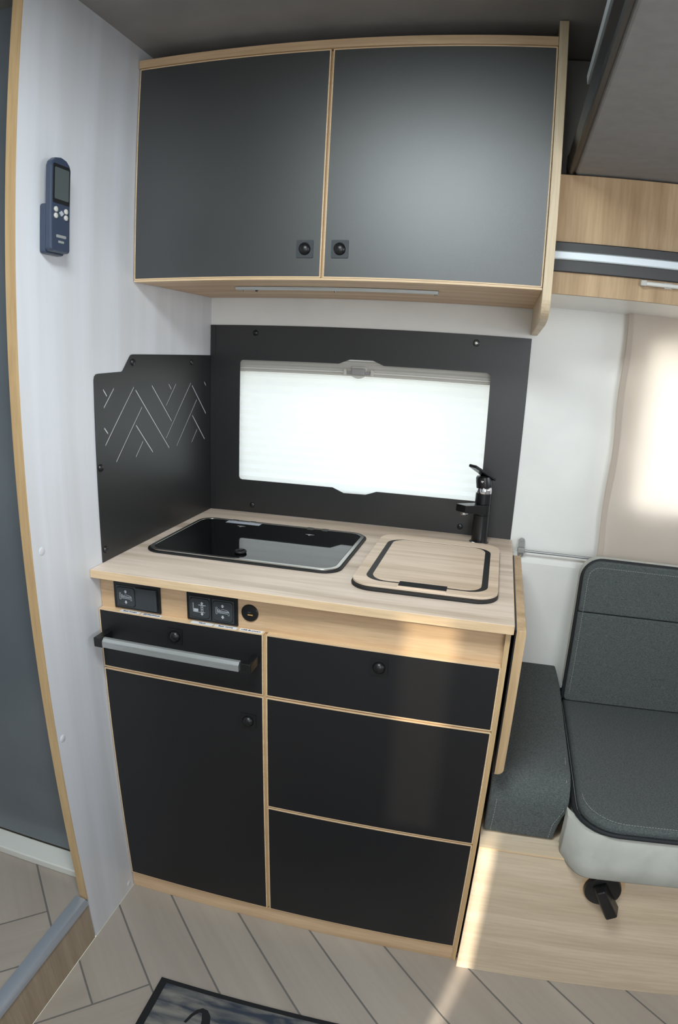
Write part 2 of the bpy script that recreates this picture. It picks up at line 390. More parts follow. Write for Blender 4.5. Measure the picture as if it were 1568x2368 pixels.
# ------------------------------------------------------------------ base unit
kb = thing('kitchen_base_cabinet', 'tall-fronted kitchen base unit with black drawers and doors edged in light oak, under the worktop', 'cabinet', (0.43, -0.3, 0))
bm = bx(0.003, W-0.018, -0.560, -0.004, 0.05, 0.80); link('carcass', bm, 'oak_x', kb)
link('side_panel', bx(0.8495, W-0.002, YF-0.001, -0.004, 0.0005, 0.882), 'oak_edge_z', kb)
link('divider', bx(0.3835, 0.3895, YF+0.004, -0.558, 0.05, 0.802), 'oak_edge_z', kb)
link('plinth', bx(0.002, 0.8495, YF+0.001, -0.54, 0.0005, 0.046), 'oak_x', kb)
link('fascia', bx(0.001, 0.8495, -0.566, -0.552, 0.8035, 0.882), 'oak_x', kb)
link('rail', bx(0.003, 0.8495, YF+0.005, -0.562, 0.663, 0.6665), 'oak_edge', kb)
def knob_parts(parent, x, y, z, dark=True):
    """push button: bevelled square plate with a domed knob"""
    pm = 'black_plastic' if dark else 'dark_plastic'
    k = link('push_button', plate([rrect(x-0.0175, x+0.0175, z-0.0175, z+0.0175, 0.002), circ(x, z, 0.0128)], 'y', y-0.0022, y), pm, parent, bevel=0.0012)
    dome = [(0.0118, 0.0)]+[(0.0118*math.cos(t), 0.002+0.0085*math.sin(t)) for t in [PI/2*i/8 for i in range(9)]]
    link('knob', lathe(dome, (x, y, z), 'y', sign=-1), 'black_plastic', parent, smooth=True)
def front(name, x0, x1, z0, z1, y=YF, t=0.017, ew=0.0028, mat='black'):
    f = link(name, bx(x0+ew, x1-ew, y-0.0004, y+0.01, z0+ew, z1-ew), mat, None)
    link('edge_band', plate([rrect(x0, x1, z0, z1, 0.0015, 2), rrect(x0+ew, x1-ew, z0+ew, z1-ew, 0.0012, 2)], 'y', y-0.0002, y+t), 'oak_edge', f)
    return f
def under(parent, o): o.parent = parent; o.matrix_parent_inverse = parent_world(parent).inverted(); return o
fronts = {}
for key, nm, x0, x1, z0, z1 in (('tl', 'drawer', 0.002, 0.3835, 0.6672, 0.8065), ('bl', 'door', 0.002, 0.3835, 0.048, 0.6635), ('tr', 'drawer', 0.3895, 0.8493, 0.6672, 0.8065), ('mr', 'drawer', 0.3895, 0.8493, 0.3790, 0.6635), ('br', 'drawer', 0.3895, 0.8493, 0.048, 0.3755)):
    f = front(nm, x0, x1, z0, z1); under(kb, f); fronts[key] = f
knob_parts(fronts['tl'], 0.187, YF, 0.771); knob_parts(fronts['bl'], 0.349, YF, 0.599); knob_parts(fronts['tr'], 0.620, YF, 0.772)
# towel-bar handle of the top left drawer
f = fronts['tl']
for xx in (0.024, 0.368):
    s = 1 if xx < 0.1 else -1
    link('handle_bracket', plate([rrect(xx-0.0075, xx+0.0075, YF-0.048, YF, 0.002)], 'z', 0.740, 0.760), 'black_plastic', f, bevel=0.0015)
    link('handle_end', bx(*(sorted((xx-0.0070*s, xx+0.014*s))), YF-0.050, YF-0.034, 0.7395, 0.7605), 'black_plastic', f, bevel=0.0015)
lab(link('handle_bar', plate([[(YF-0.0495, 0.7405), (YF-0.0495, 0.7545), (YF-0.044, 0.7600), (YF-0.036, 0.7600), (YF-0.036, 0.7405)]], 'x', 0.032, 0.350), 'alu', f, bevel=0.0008), 'brushed aluminium handle bar')

# worktop
wt = link('worktop', bx(0.001, W, -D, -0.004, 0.882, H), 'top', bevel=0.0006)
tag(wt, 'light oak worktop carrying the hob, the covered sink and the black tap', 'worktop')
link('edge_band', bx(0.001, W-0.0005, -D-0.0012, -D, 0.8825, H-0.0008), 'oak_edge', wt)
link('side_edge', bx(W, W+0.0012, -D, -0.005, 0.8825, H-0.0008), 'oak_edge', wt)

# fold-down flap hanging at the right end of the worktop
fy0, fy1 = -0.590, -0.105
fp = thing('table_flap', 'folded-down light oak table flap hanging at the right end of the worktop', 'table flap', (0.877, -0.35, 0.6))
pz = [(0.8675, 0.888), (0.8835, 0.888), (0.8850, 0.886)]+[(0.8850-0.013*(1-math.cos(t)), 0.588-0.013*math.sin(t)) for t in [PI/2*i/6 for i in range(7)]]+[(0.8675, 0.575)]
link('panel', plate([pz], 'y', fy0, fy1), 'oak_z', fp, smooth=True, bevel=0.0006, seg=1)
link('dark_face', bx(0.8650, 0.8675, fy0+0.001, fy1-0.001, 0.578, 0.888), 'black', fp)
for yy in (-0.18, -0.48):
    link('hinge', bx(W-0.0018, 0.8685, yy-0.02, yy+0.02, 0.855, 0.878), 'steel', fp)

# ------------------------------------------------------------------ wall cabinet
wc = thing('wall_cabinet', 'upper kitchen cabinet with two charcoal doors framed in light oak, above the window', 'cabinet', (0.43, -0.2, ZU))
link('carcass', bx(0.002, 0.853, DU+0.018, -0.002, ZU-0.004, ZU+0.012), 'oak_x', wc)
link('back_box', bx(0.004, 0.853, DU+0.018, -0.002, ZU+0.012, ZT), 'oak_x', wc)
link('bottom_edge', bx(0.002, 0.853, DU+0.0, DU+0.018, ZU-0.0045, ZU-0.0005), 'oak_edge', wc)
link('top_fascia', bx(0.002, 0.853, DU-0.004, DU+0.03, ZT+0.003, 1.970), 'oak_x', wc)
link('divider', bx(0.4235, 0.4275, DU+0.006, DU+0.02, ZU, ZT), 'oak_edge_z', wc)
for (x0, x1) in ((0.003, 0.4232), (0.4278, 0.8525)):
    f = front('door', x0, x1, ZU, ZT+0.002, y=DU, mat='door', ew=0.0026); under(wc, f)
    kx = 0.389 if x0 < 0.1 else 0.4605
    knob_parts(f, kx, DU, 1.5535, dark=False)
sp_ = [(0.0-0.001, ZC-0.002), (DU-0.012, ZC-0.002), (DU-0.012, 1.500)]
r0 = 0.05
for i in range(9):
    t = PI/2*i/8*0.8
    sp_.append((DU-0.012+r0*(1-math.cos(t)), 1.480-r0*math.sin(t)*0.85))
sp_ += [(-0.30, 1.4335), (-0.02, 1.4285), (-0.001, 1.4285)]
link('side_panel', plate([sp_], 'x', 0.8535, 0.8705), 'oak_side_lit', wc, bevel=0.0015)
# light bar under it
lb = thing('under_cabinet_light', 'slim silver light bar screwed under the wall cabinet', 'lamp', (0.42, -0.27, ZU-0.005))
link('bar', bx(0.190, 0.645, -0.278, -0.262, ZU-0.011, ZU-0.0045), 'alu_white', lb, bevel=0.001)
link('diffuser', bx(0.20, 0.635, -0.261, -0.252, ZU-0.0095, ZU-0.0045), 'white_plastic', lb)
for xx in (0.198, 0.229, 0.415, 0.637):
    link('screw' if xx != 0.229 else 'switch', lathe([(0.0035, 0), (0.0035, 0.006), (0.002, 0.008)], (xx, -0.246, ZU-0.0045), 'z', n=12, sign=-1), 'steel' if xx != 0.229 else 'black_plastic', lb, smooth=True)

# ------------------------------------------------------------------ kitchen window and blind
w1 = struct(link('window_1', plate([rrect(0.060, 0.790, 0.965, 1.345, 0.03), rrect(0.082, 0.768, 0.985, 1.325, 0.02)], 'y', 0.055, 0.085), 'white_plastic'))
link('pane', plate([rrect(0.07, 0.78, 0.975, 1.335, 0.02)], 'y', 0.066, 0.069), 'pane', w1)
bl = thing('roller_blind', 'closed white roller blind with grey latch behind the black splashback', 'blind', (0.43, 0.03, 1.3))
nfold = 14; bm = bmesh.new(); rows = []
for i in range(nfold*2+1):
    z = 1.294-(1.294-0.962)*i/(nfold*2); y = 0.036+(0.0012 if i % 2 else -0.0012)
    rows.append([bm.verts.new((xx, y, z)) for xx in (0.045, 0.805)])
for A, B in zip(rows, rows[1:]): bm.faces.new((A[0], A[1], B[1], B[0]))
link('blind_cloth', bm, 'blind', bl)
link('top_rail', plate([[(0.018, 1.330), (0.045, 1.330), (0.045, 1.295), (0.026, 1.295), (0.021, 1.299), (0.019, 1.304), (0.0165, 1.309), (0.0165, 1.313), (0.0195, 1.317), (0.018, 1.322)]], 'x', 0.050, 0.80), 'grey_plastic', bl, smooth=True, angle=25)
link('rail_stripe', bx(0.05, 0.798, 0.0145, 0.0168, 1.3035, 1.3065), 'white_plastic', bl)
link('casing', bx(0.05, 0.80, 0.012, 0.045, 1.331, 1.352), 'grey_plastic', bl, bevel=0.003)
lt = link('latch', plate([rrect(0.401, 0.437, 1.2985, 1.3165, 0.003)], 'y', 0.004, 0.016), 'mid_grey_plastic', bl, bevel=0.002)
link('latch_frame', plate([rrect(0.398, 0.441, 1.303, 1.3215, 0.005), rrect(0.402, 0.437, 1.302, 1.3175, 0.003)][:1], 'y', 0.012, 0.0165), 'grey_plastic', bl, bevel=0.002)
arc = [(0.400+0.039*i/10, 1.297-0.0075*math.sin(PI*i/10)) for i in range(11)]
link('latch_grip', plate([arc], 'y', 0.006, 0.016), 'grey_plastic', bl, smooth=True)
for xx in (0.383, 0.456):
    link('catch', plate([rrect(xx-0.004, xx+0.004, 1.297, 1.314, 0.0035)], 'y', 0.006, 0.016), 'grey_plastic', bl, bevel=0.001)
    link('arm', bx(min(xx, 0.42), max(xx, 0.42), 0.011, 0.0165, 1.300, 1.308), 'mid_grey_plastic', bl)

# ------------------------------------------------------------------ splashbacks
hole = [(0.0975, 1.3265), (0.368, 1.3265), (0.398, 1.3385), (0.459, 1.3385), (0.489, 1.3265), (0.753, 1.3265), (0.760, 1.324), (0.7635, 1.318),
        (0.7665, 0.998), (0.7600, 0.9935), (0.488, 0.9925), (0.458, 0.9815), (0.397, 0.9805), (0.365, 0.9935), (0.098, 0.9935), (0.092, 0.996), (0.0895, 1.002), (0.0895, 1.319), (0.092, 1.3245)]
sb = thing('splashback', 'black splashback with a notched window cut-out on the back wall', 'splashback', (0.43, -0.003, H))
link('panel', plate([[(0.0006, 1.420), (0.8575, 1.420), (0.8575, H+0.0005), (0.0006, H+0.0005)], hole], 'y', -0.0035, -0.0005), 'black_metal', sb)
link('corner_flange', bx(0.0022, 0.016, -0.0048, -0.0035, H+0.0005, 1.420), 'black_metal', sb)
def cap(parent, loc, axis, sign, mat='black_plastic', r=0.0078):
    return link('screw_cap', lathe([(r, 0), (r, 0.001), (r*0.85, 0.003), (r*0.5, 0.0045), (0.001, 0.005)], loc, axis, n=20, sign=sign), mat, parent, smooth=True)
for (x, z) in ((0.133, 1.400), (0.131, 0.922), (0.721, 0.921)): cap(sb, (x, -0.0035, z), 'y', -1)
link('screw_cup', lathe([(0.0085, 0), (0.0085, 0.002), (0.007, 0.003)], (0.721, -0.0035, 1.399), 'y', n=20, sign=-1), 'black_plastic', sb, smooth=True)
lab(link('screw_head', lathe([(0.0045, 0.002), (0.0045, 0.0035), (0.003, 0.005)], (0.721, -0.0045, 1.399), 'y', n=16, sign=-1), 'steel', sb, smooth=True), 'bare steel screw head without its cap')

sg = thing('splash_guard', 'black splash guard with a slotted mountain pattern on the pale partition', 'splash guard', (0.003, -0.28, H))
outer = [(-0.552, H+0.0005), (-0.5510, 1.285), (-0.549, 1.292), (-0.543, 1.2965), (-0.536, 1.2975), (-0.449, 1.2995), (-0.444, 1.302), (-0.417, 1.331), (-0.411, 1.3355), (-0.402, 1.3365), (-0.0052, 1.3365), (-0.0052, H+0.0005)]
SL = [(-0.5193, 1.2655, -0.5049, 1.2496), (-0.478, 1.2662, -0.5182, 1.2264), (-0.3985, 1.2655, -0.5177, 1.1471), (-0.3938, 1.2587, -0.2409, 1.1066), (-0.5194, 1.1857, -0.5048, 1.1712), (-0.3651, 1.2188, -0.4788, 1.1069), (-0.3948, 1.1797, -0.3206, 1.1065), (-0.3641, 1.1401, -0.3988, 1.1062), (-0.322, 1.2658, -0.226, 1.1718), (-0.2413, 1.266, -0.2264, 1.2511), (-0.2019, 1.2654, -0.2555, 1.212), (-0.1214, 1.2649, -0.257, 1.1327), (-0.1166, 1.2582, -0.0317, 1.1763), (-0.0872, 1.2194, -0.2032, 1.1069), (-0.115, 1.1792, -0.0404, 1.1061), (-0.0856, 1.1394, -0.1199, 1.1063), (-0.0438, 1.2651, -0.0322, 1.2535)]
def slot(a, b, c, d, hw=0.0021, trim=0.0012):
    p, q = Vector((a, b)), Vector((c, d)); t = (q-p).normalized(); n = Vector((-t.y, t.x))*hw; p = p+t*trim; q = q-t*trim
    return [tuple(p+n), tuple(p-t*hw*0.7), tuple(p-n), tuple(q-n), tuple(q+t*hw*0.7), tuple(q+n)]
link('panel', plate([outer]+[slot(*s) for s in SL], 'x', 0.0006, 0.0017), 'black_metal', sg)
for (y, z) in ((-0.404, 1.319), (-0.12, 1.318), (-0.539, 1.104), (-0.538, 0.926)): cap(sg, (0.0017, y, z), 'x', 1)

# ------------------------------------------------------------------ hob with glass lid
hb = thing('hob', 'built-in hob closed by a black glass lid with steel rim, left on the worktop', 'hob', (0.27, -0.29, H))
hp = [(0.046, -0.425), (0.030, -0.13), (0.46, -0.118), (0.492, -0.44)]
o1 = rrect(0.034, 0.498, -0.447, -0.120, 0.042, 8); 
link('seal', plate([o1], 'z', H+0.0002, H+0.0042), 'rubber', hb, bevel=0.0015)
link('steel_rim', plate([rrect(0.0395, 0.4925, -0.4415, -0.1255, 0.038, 8), rrect(0.0485, 0.4835, -0.4325, -0.1345, 0.032, 8)], 'z', H+0.004, H+0.0075), 'steel', hb, bevel=0.0015, smooth=True)
link('glass_lid', plate([rrect(0.0490, 0.4830, -0.4320, -0.1350, 0.032, 8)], 'z', H+0.0042, H+0.0070), 'glass_black', hb)
ring = bmesh.new(); tube([(0.259+0.0105*math.cos(2*PI*k/28), -0.395+0.0105*math.sin(2*PI*k/28), H+0.0105) for k in range(28)], 0.0035, 8, ring, closed=True)
link('finger_ring', ring, 'rubber', hb, smooth=True, angle=80)
for xx in (0.135, 0.185, 0.345, 0.385):
    link('hinge', bx(xx-0.008, xx+0.008, -0.139, -0.128, H+0.007, H+0.0088), 'steel', hb)
lab(link('sticker', bx(0.118, 0.212, -0.160, -0.139, H+0.0071, H+0.0073), 'grey_label', hb), 'small grey information sticker')
for xx, yy in ((0.171, -0.180), (0.360, -0.190)):
    link('lid_bracket', plate([[(xx-0.012, yy), (xx-0.003, yy-0.0045), (xx-0.001, yy-0.010), (xx+0.001, yy-0.010), (xx+0.003, yy-0.0045), (xx+0.012, yy), (xx, yy+0.002)]], 'z', H+0.0071, H+0.0074), 'mid_grey_plastic', hb)

# ------------------------------------------------------------------ sink cover
sk = thing('sink_cover', 'light oak sink cover board with inlaid black ring, right on the worktop', 'sink', (0.68, -0.31, H))
link('seal', plate([rrect(0.533, 0.830, -0.514, -0.113, 0.047, 8)], 'z', H+0.0002, H+0.006), 'rubber', sk, bevel=0.0015)
link('board', plate([rrect(0.534, 0.829, -0.5035, -0.112, 0.045, 8), rrect(0.558, 0.808, -0.478, -0.152, 0.040, 8)], 'z', H+0.006, H+0.011), 'board', sk, bevel=0.0006)
link('ring_inlay', plate([rrect(0.558, 0.808, -0.478, -0.152, 0.040, 8), rrect(0.571, 0.795, -0.469, -0.159, 0.034, 8)], 'z', H+0.005, H+0.0098), 'rubber', sk)
link('centre_board', plate([rrect(0.571, 0.795, -0.469, -0.159, 0.034, 8)], 'z', H+0.005, H+0.0112), 'board', sk)
link('recessed_grip', bx(0.632, 0.728, -0.497, -0.466, H+0.0105, H+0.0122), 'mat_black', sk, bevel=0.0006)
link('grip_lip', bx(0.632, 0.728, -0.5015, -0.4975, H+0.0105, H+0.0132), 'board', sk)

# ------------------------------------------------------------------ tap
fx, fy = 0.7755, -0.066
tp_ = thing('tap', 'black mixer tap with raised lever and chrome collar beside the sink', 'tap', (fx, fy, H))
link('base_ring', lathe([(0.0252, 0), (0.0252, 0.0022), (0.0218, 0.0042)], (fx, fy, H+0.0003), 'z'), 'chrome', tp_, smooth=True)
link('body', lathe([(0.0215, 0.0035), (0.0205, 0.008), (0.0205, 0.0745), (0.0197, 0.0752), (0.0205, 0.076), (0.0205, 0.1025), (0.0197, 0.1032), (0.0205, 0.104), (0.0205, 0.131)], (fx, fy, H), 'z'), 'tap', tp_, smooth=True)
link('collar', lathe([(0.0203, 0.131), (0.0205, 0.134), (0.0203, 0.140), (0.0196, 0.1445), (0.018, 0.147)], (fx, fy, H), 'z'), 'chrome', tp_, smooth=True)
# lever head: tilted cylinder cap
tilt = Matrix.Rotation(math.radians(-9), 4, 'Y')
bm = lathe([(0.0205, 0.0), (0.0207, 0.002), (0.0207, 0.015), (0.0200, 0.026), (0.0170, 0.030)], (0, 0, 0), 'z')
bm.transform(Matrix.Translation((fx, fy, H+0.1455)) @ tilt)
link('lever_head', bm, 'tap', tp_, smooth=True)
# lever blade: flat tapered bar rising forward-left from the head
bm = bx(-0.0135, 0.0135, -0.062, 0.016, -0.0035, 0.0035)
for v in bm.verts:
    if v.co.y > 0: v.co.z -= 0.004; v.co.x *= 1.45
    else: v.co.x *= 0.9
bm.transform(Matrix.Translation((fx+0.004, fy, H+0.1775)) @ Matrix.Rotation(math.radians(-42), 4, 'Z') @ Matrix.Rotation(math.radians(-24), 4, 'X'))
link('lever', bm, 'tap', tp_, bevel=0.0015)
link('marker_screw', lathe([(0.0035, 0), (0.0035, 0.002), (0.002, 0.003)], (fx-0.007, fy-0.0195, H+0.162), 'y', n=14, sign=-1), 'chrome', tp_, smooth=True)
# spout: rectangular arm turned towards the camera and left
bm = bmesh.new()
A = Vector((fx, fy, 0)); dirv = Vector((-0.60, -0.80, 0)).normalized(); nv = Vector((dirv.y, -dirv.x, 0))
sec = [(0.004, 0.0190, 0.077, 0.1020), (0.050, 0.0165, 0.085, 0.1060), (0.084, 0.0155, 0.0905, 0.1090), (0.086, 0.0150, 0.091, 0.1085)]
rings = []
for s, hw, z0, z1 in sec:
    c = A+dirv*s
    rings.append([bm.verts.new((c+nv*a)[:2]+(H+z,)) if False else bm.verts.new(((c+nv*a).x, (c+nv*a).y, H+z)) for a, z in ((-hw, z0), (hw, z0), (hw, z1), (-hw, z1))])
for P_, Q in zip(rings, rings[1:]):
    for k in range(4): bm.faces.new((P_[k], P_[(k+1) % 4], Q[(k+1) % 4], Q[k]))
bm.faces.new(rings[0][::-1]); bm.faces.new(rings[-1])
link('spout', bm, 'tap', tp_, bevel=0.001)
c = A+dirv*0.071
link('aerator', lathe([(0.0095, 0.0), (0.0095, 0.006), (0.008, 0.0075)], (c.x, c.y, H+0.0905), 'z', n=20, sign=-1), 'chrome', tp_, smooth=True)

# ------------------------------------------------------------------ switches, socket, labels on the fascia
YS = -0.566
def bed_icon(parent, cx, cz, s, y):
    def L(pts, closed=False, r=0.0004): return [(cx+a*s, y, cz+b*s) for a, b in pts]
    bm = bmesh.new()
    tube(L([(-0.5, 0.30), (-0.5, -0.22), (-0.41, -0.22), (-0.41, -0.12), (0.40, -0.12), (0.40, -0.24), (0.5, -0.24), (0.5, -0.03), (-0.41, -0.03), (-0.41, 0.30)]), 0.00045, 5, bm, closed=True)
    tube(L([(-0.40, 0.03), (0.48, 0.03)]), 0.0004, 5, bm)
    tube(L([(-0.22, 0.04), (-0.10, 0.13), (0.05, 0.17), (0.25, 0.14), (0.42, 0.08), (0.48, 0.0)]), 0.0004, 5, bm)
    tube(L([(-0.31+0.07*math.cos(2*PI*k/10), 0.10+0.07*math.sin(2*PI*k/10)) for k in range(10)]), 0.0004, 5, bm, closed=True)
    return arrows(bm, cx, cz, s, y)
def arrows(bm, cx, cz, s, y, dx=0.0):
    for sg_ in (1, -1):
        pts = [(-0.13, 0.43), (0.0, 0.57), (0.13, 0.43), (0.065, 0.43), (0.065, 0.31), (-0.065, 0.31), (-0.065, 0.43)]
        plate([[(cx+(a+dx)*s, cz+sg_*b*s*0.95) for a, b in pts]], 'y', y-0.0003, y, bm)
    return bm
def table_icon(cx, cz, s, y):
    bm = bmesh.new(); q = lambda a0, a1, b0, b1: bx(cx+a0*s, cx+a1*s, y-0.0003, y, cz+b0*s, cz+b1*s, bm)
    q(-0.52, -0.47, -0.28, 0.40); q(-0.5, -0.10, -0.26, -0.04); q(-0.5, 0.45, -0.31, -0.28); q(-0.08, 0.50, 0.24, 0.29)
    q(0.12, 0.16, -0.28, 0.24); q(0.26, 0.30, -0.28, 0.24); q(0.16, 0.26, 0.10, 0.13); q(0.16, 0.26, -0.08, -0.05)
    return arrows(bm, cx, cz, s, y, dx=0.2)
def switch_plate(label, x0, x1, z0, z1, cells):
    t = thing('switch_panel', label, 'switch', ((x0+x1)/2, YS, (z0+z1)/2))
    link('surround', plate([rrect(x0, x1, z0, z1, 0.002)], 'y', YS-0.0035, YS), 'black_plastic', t, bevel=0.001)
    for kind, c in cells:
        zc = (z0+z1)/2-0.0012
        if kind == 'blank':
            link('blank_cover', bx(c-0.0245, c+0.0245, YS-0.0085, YS-0.003, zc-0.0235, zc+0.0235), 'dark_plastic', t, bevel=0.001)
        else:
            link('socket_frame', plate([rrect(c-0.0240, c+0.0240, zc-0.0240, zc+0.0240, 0.001), rrect(c-0.0215, c+0.0215, zc-0.0215, zc+0.0215, 0.005)], 'y', YS-0.0050, YS-0.003), 'dark_plastic', t, bevel=0.0006)
            r = link('rocker', plate([rrect(c-0.0210, c+0.0210, zc-0.0208, zc+0.0208, 0.006)], 'y', YS-0.0070, YS-0.003), 'dark_plastic', t, bevel=0.0015)
            bm = bed_icon(r, c, zc, 0.0290, YS-0.0072) if kind == 'bed' else table_icon(c, zc, 0.0280, YS-0.0072)
            lab(link('symbol', bm, 'icon', r), 'pale bed with up and down arrows' if kind == 'bed' else 'pale seat and table with up and down arrows')
    return t
switch_plate('black switch panel with one bed rocker and a blank cover, leftmost under the worktop edge', 0.0365, 0.1500, 0.8095, 0.8700, (('bed', 0.0680), ('blank', 0.1175)))
switch_plate('black double switch panel with table and bed rockers, next to the round USB socket', 0.2115, 0.3250, 0.8090, 0.8700, (('table', 0.2420), ('bed', 0.2935)))
us = thing('usb_socket', 'round black USB socket in the oak strip under the worktop', 'socket', (0.350, YS, 0.842))
link('cover', lathe([(0.0182, 0), (0.0182, 0.0015), (0.0165, 0.0035), (0.0140, 0.0040)], (0.3500, YS, 0.8415), 'y', sign=-1, n=40), 'black_plastic', us, smooth=True)
lab(link('port', bx(0.3465, 0.3575, YS-0.0045, YS-0.004, 0.8375, 0.8400), 'gold', us), 'gold contact strip')
link('port_flap', bx(0.3465, 0.3535, YS-0.0043, YS-0.0038, 0.8430, 0.8455), 'dark_plastic', us)
for (x0, x1, txt, l) in ((0.0540, 0.1010, 'Bett hinten', 'small white label under the bed rocker, leftmost of the row'), (0.1060, 0.1520, '▪ Steckdose', 'small white label with a grey square under the blank switch cover'),
                         (0.2230, 0.2720, 'Tisch', 'small white label reading Tisch under the table rocker'), (0.2755, 0.3250, 'Bett vorne', 'small white label reading Bett vorne under the right bed rocker'), (0.3310, 0.3800, 'USB-Buchse/n', 'small white label reading USB-Buchse/n under the round socket')):
    t = thing('name_label', l, 'label', ((x0+x1)/2, -0.573, 0.8067), group='name labels on the drawer ledge')
    sh = 0.004
    link('paper', plate([[(x0, -0.5805), (x1, -0.5805), (x1, -0.5690), (x0, -0.5690)]], 'z', 0.8066, 0.8069), 'paper', t)
    if txt.startswith('▪'):
        link('printed_square', bx(x0+0.004, x0+0.013, -0.5790, -0.5705, 0.8069, 0.8070), 'mid_grey_plastic', t)
        txt = txt[2:]; text('lettering', txt, ((x0+x1)/2+0.006, -0.5750, 0.8071), 0.0072, 'ink', t, rot=(0, 0, 0))
    else: text('lettering', txt, ((x0+x1)/2, -0.5750, 0.8071), 0.0074, 'ink', t, rot=(0, 0, 0))

# ------------------------------------------------------------------ remote control on the partition
rc_ = thing('wall_remote', 'dark blue-grey heating remote with display in a holder on the pale partition', 'remote', (0.0, -0.69, 1.59))
link('holder', plate([rrect(-0.7165, -0.663, 1.513, 1.600, 0.006)], 'x', 0.0004, 0.013), 'bluegrey', rc_, bevel=0.002)
body = rrect(-0.718, -0.664, 1.516, 1.690, 0.008)
body = [(a, b) for a, b in body if b < 1.60]+[(-0.664, 1.664), (-0.667, 1.672), (-0.676, 1.679), (-0.691, 1.682), (-0.706, 1.679), (-0.715, 1.672), (-0.718, 1.664)]
body = [(-0.718, 1.520), (-0.714, 1.516), (-0.668, 1.516), (-0.664, 1.520), (-0.664, 1.664), (-0.667, 1.672), (-0.676, 1.679), (-0.691, 1.682), (-0.706, 1.679), (-0.715, 1.672), (-0.718, 1.664)]
rb = link('body', plate([body], 'x', 0.013, 0.027), 'bluegrey', rc_, bevel=0.003)
link('display_frame', plate([rrect(-0.715, -0.667, 1.600, 1.668, 0.004)], 'x', 0.0265, 0.0278), 'black_plastic', rc_, bevel=0.0008)
link('display', plate([rrect(-0.710, -0.671, 1.607, 1.662, 0.002)], 'x', 0.0278, 0.0282), 'screen', rc_)
for (y, z) in ((-0.706, 1.589), (-0.706, 1.578), (-0.678, 1.589), (-0.678, 1.578)):
    link('button', lathe([(0.0048, 0), (0.0048, 0.002), (0.003, 0.003)], (0.027, y, z), 'x', n=16), 'grey_plastic', rc_, smooth=True)
link('arrow_key', plate([[(-0.697, 1.5835), (-0.691, 1.5885), (-0.685, 1.5835), (-0.691, 1.5785)]], 'x', 0.027, 0.029), 'icon', rc_)
lab(link('print', plate([rrect(-0.704, -0.676, 1.541, 1.546, 0.002)], 'x', 0.027, 0.0273, plate([rrect(-0.698, -0.682, 1.532, 1.536, 0.001)], 'x', 0.027, 0.0273)), 'mid_grey_plastic', rc_), 'pale illegible print')

rc_.location.y += 0.009

# ------------------------------------------------------------------ locker and fixtures on the right
lk = thing('overhead_locker', 'light oak overhead locker with black band and silver rail, right of the kitchen cabinet', 'locker', (1.9, -0.15, 1.5))
link('bottom_panel', bx(0.8725, 3.2, -0.288, -0.002, 1.5005, 1.512), 'wall', lk)
link('lower_front', bx(0.8725, 3.2, -0.300, -0.288, 1.500, 1.548), 'oak_z', lk)
link('upper_front', bx(0.8725, 3.2, -0.296, -0.284, 1.548, 1.7395), 'oak_z', lk)
link('side_box', bx(0.8725, 3.2, -0.284, -0.002, 1.512, 1.7395), 'oak_z', lk)
link('black_band', bx(0.8725, 3.2, -0.306, -0.296, 1.5435, 1.6035), 'black_metal', lk, bevel=0.002)
link('silver_rail', bx(0.8725, 3.2, -0.311, -0.305, 1.5665, 1.5850), 'alu_white', lk, bevel=0.003)
link('wall_panel', bx(0.8725, 3.2, -0.245, -0.002, 1.7405, 1.998), 'ceil', wb)
ll = thing('locker_lamp', 'short white tube lamp under the black band of the overhead locker', 'lamp', (1.2, -0.31, 1.535))
link('tube', lathe([(0.0045, 0), (0.0045, 0.26), (0.004, 0.262)], (1.062, -0.309, 1.5345), 'x', n=16), 'white_plastic', ll, smooth=True)
link('end_cap', plate([rrect(1.0505, 1.063, -0.315, -0.301, 0.003)], 'z', 1.529, 1.5405), 'grey_plastic', ll, bevel=0.002)
link('clip', bx(1.10, 1.115, -0.306, -0.300, 1.529, 1.540), 'white_plastic', ll)

bd = thing('drop_down_bed', 'grey underside of a pull-down bed with black edge trim, top right below the ceiling', 'bed', (1.9, -0.8, 1.75))
link('underside', plate([rrect(0.905, 3.2, -1.9, -0.262, 0.03)], 'z', 1.744, 1.772), 'bed', bd, bevel=0.006, seg=3)
link('edge_trim', plate([[(0.893, 1.741), (0.899, 1.7405), (0.906, 1.745), (0.906, 1.785), (0.900, 1.790), (0.892, 1.786), (0.888, 1.765)]], 'y', -1.9, -0.285), 'black_plastic', bd, bevel=0.003)
link('corner_cap', lathe([(0.008, 0), (0.009, 0.02), (0.008, 0.040), (0.004, 0.048)], (0.897, -0.285, 1.7405), 'z', n=16), 'black_plastic', bd, smooth=True)
link('silver_strip', plate([[(0.8875, 1.800), (0.8885, 1.787), (0.892, 1.787), (0.893, 1.800)]], 'y', -1.9, -0.62), 'alu_white', bd)
link('mattress', bx(0.93, 3.2, -1.88, -0.33, 1.772, 1.90), 'bed', bd, bevel=0.01)

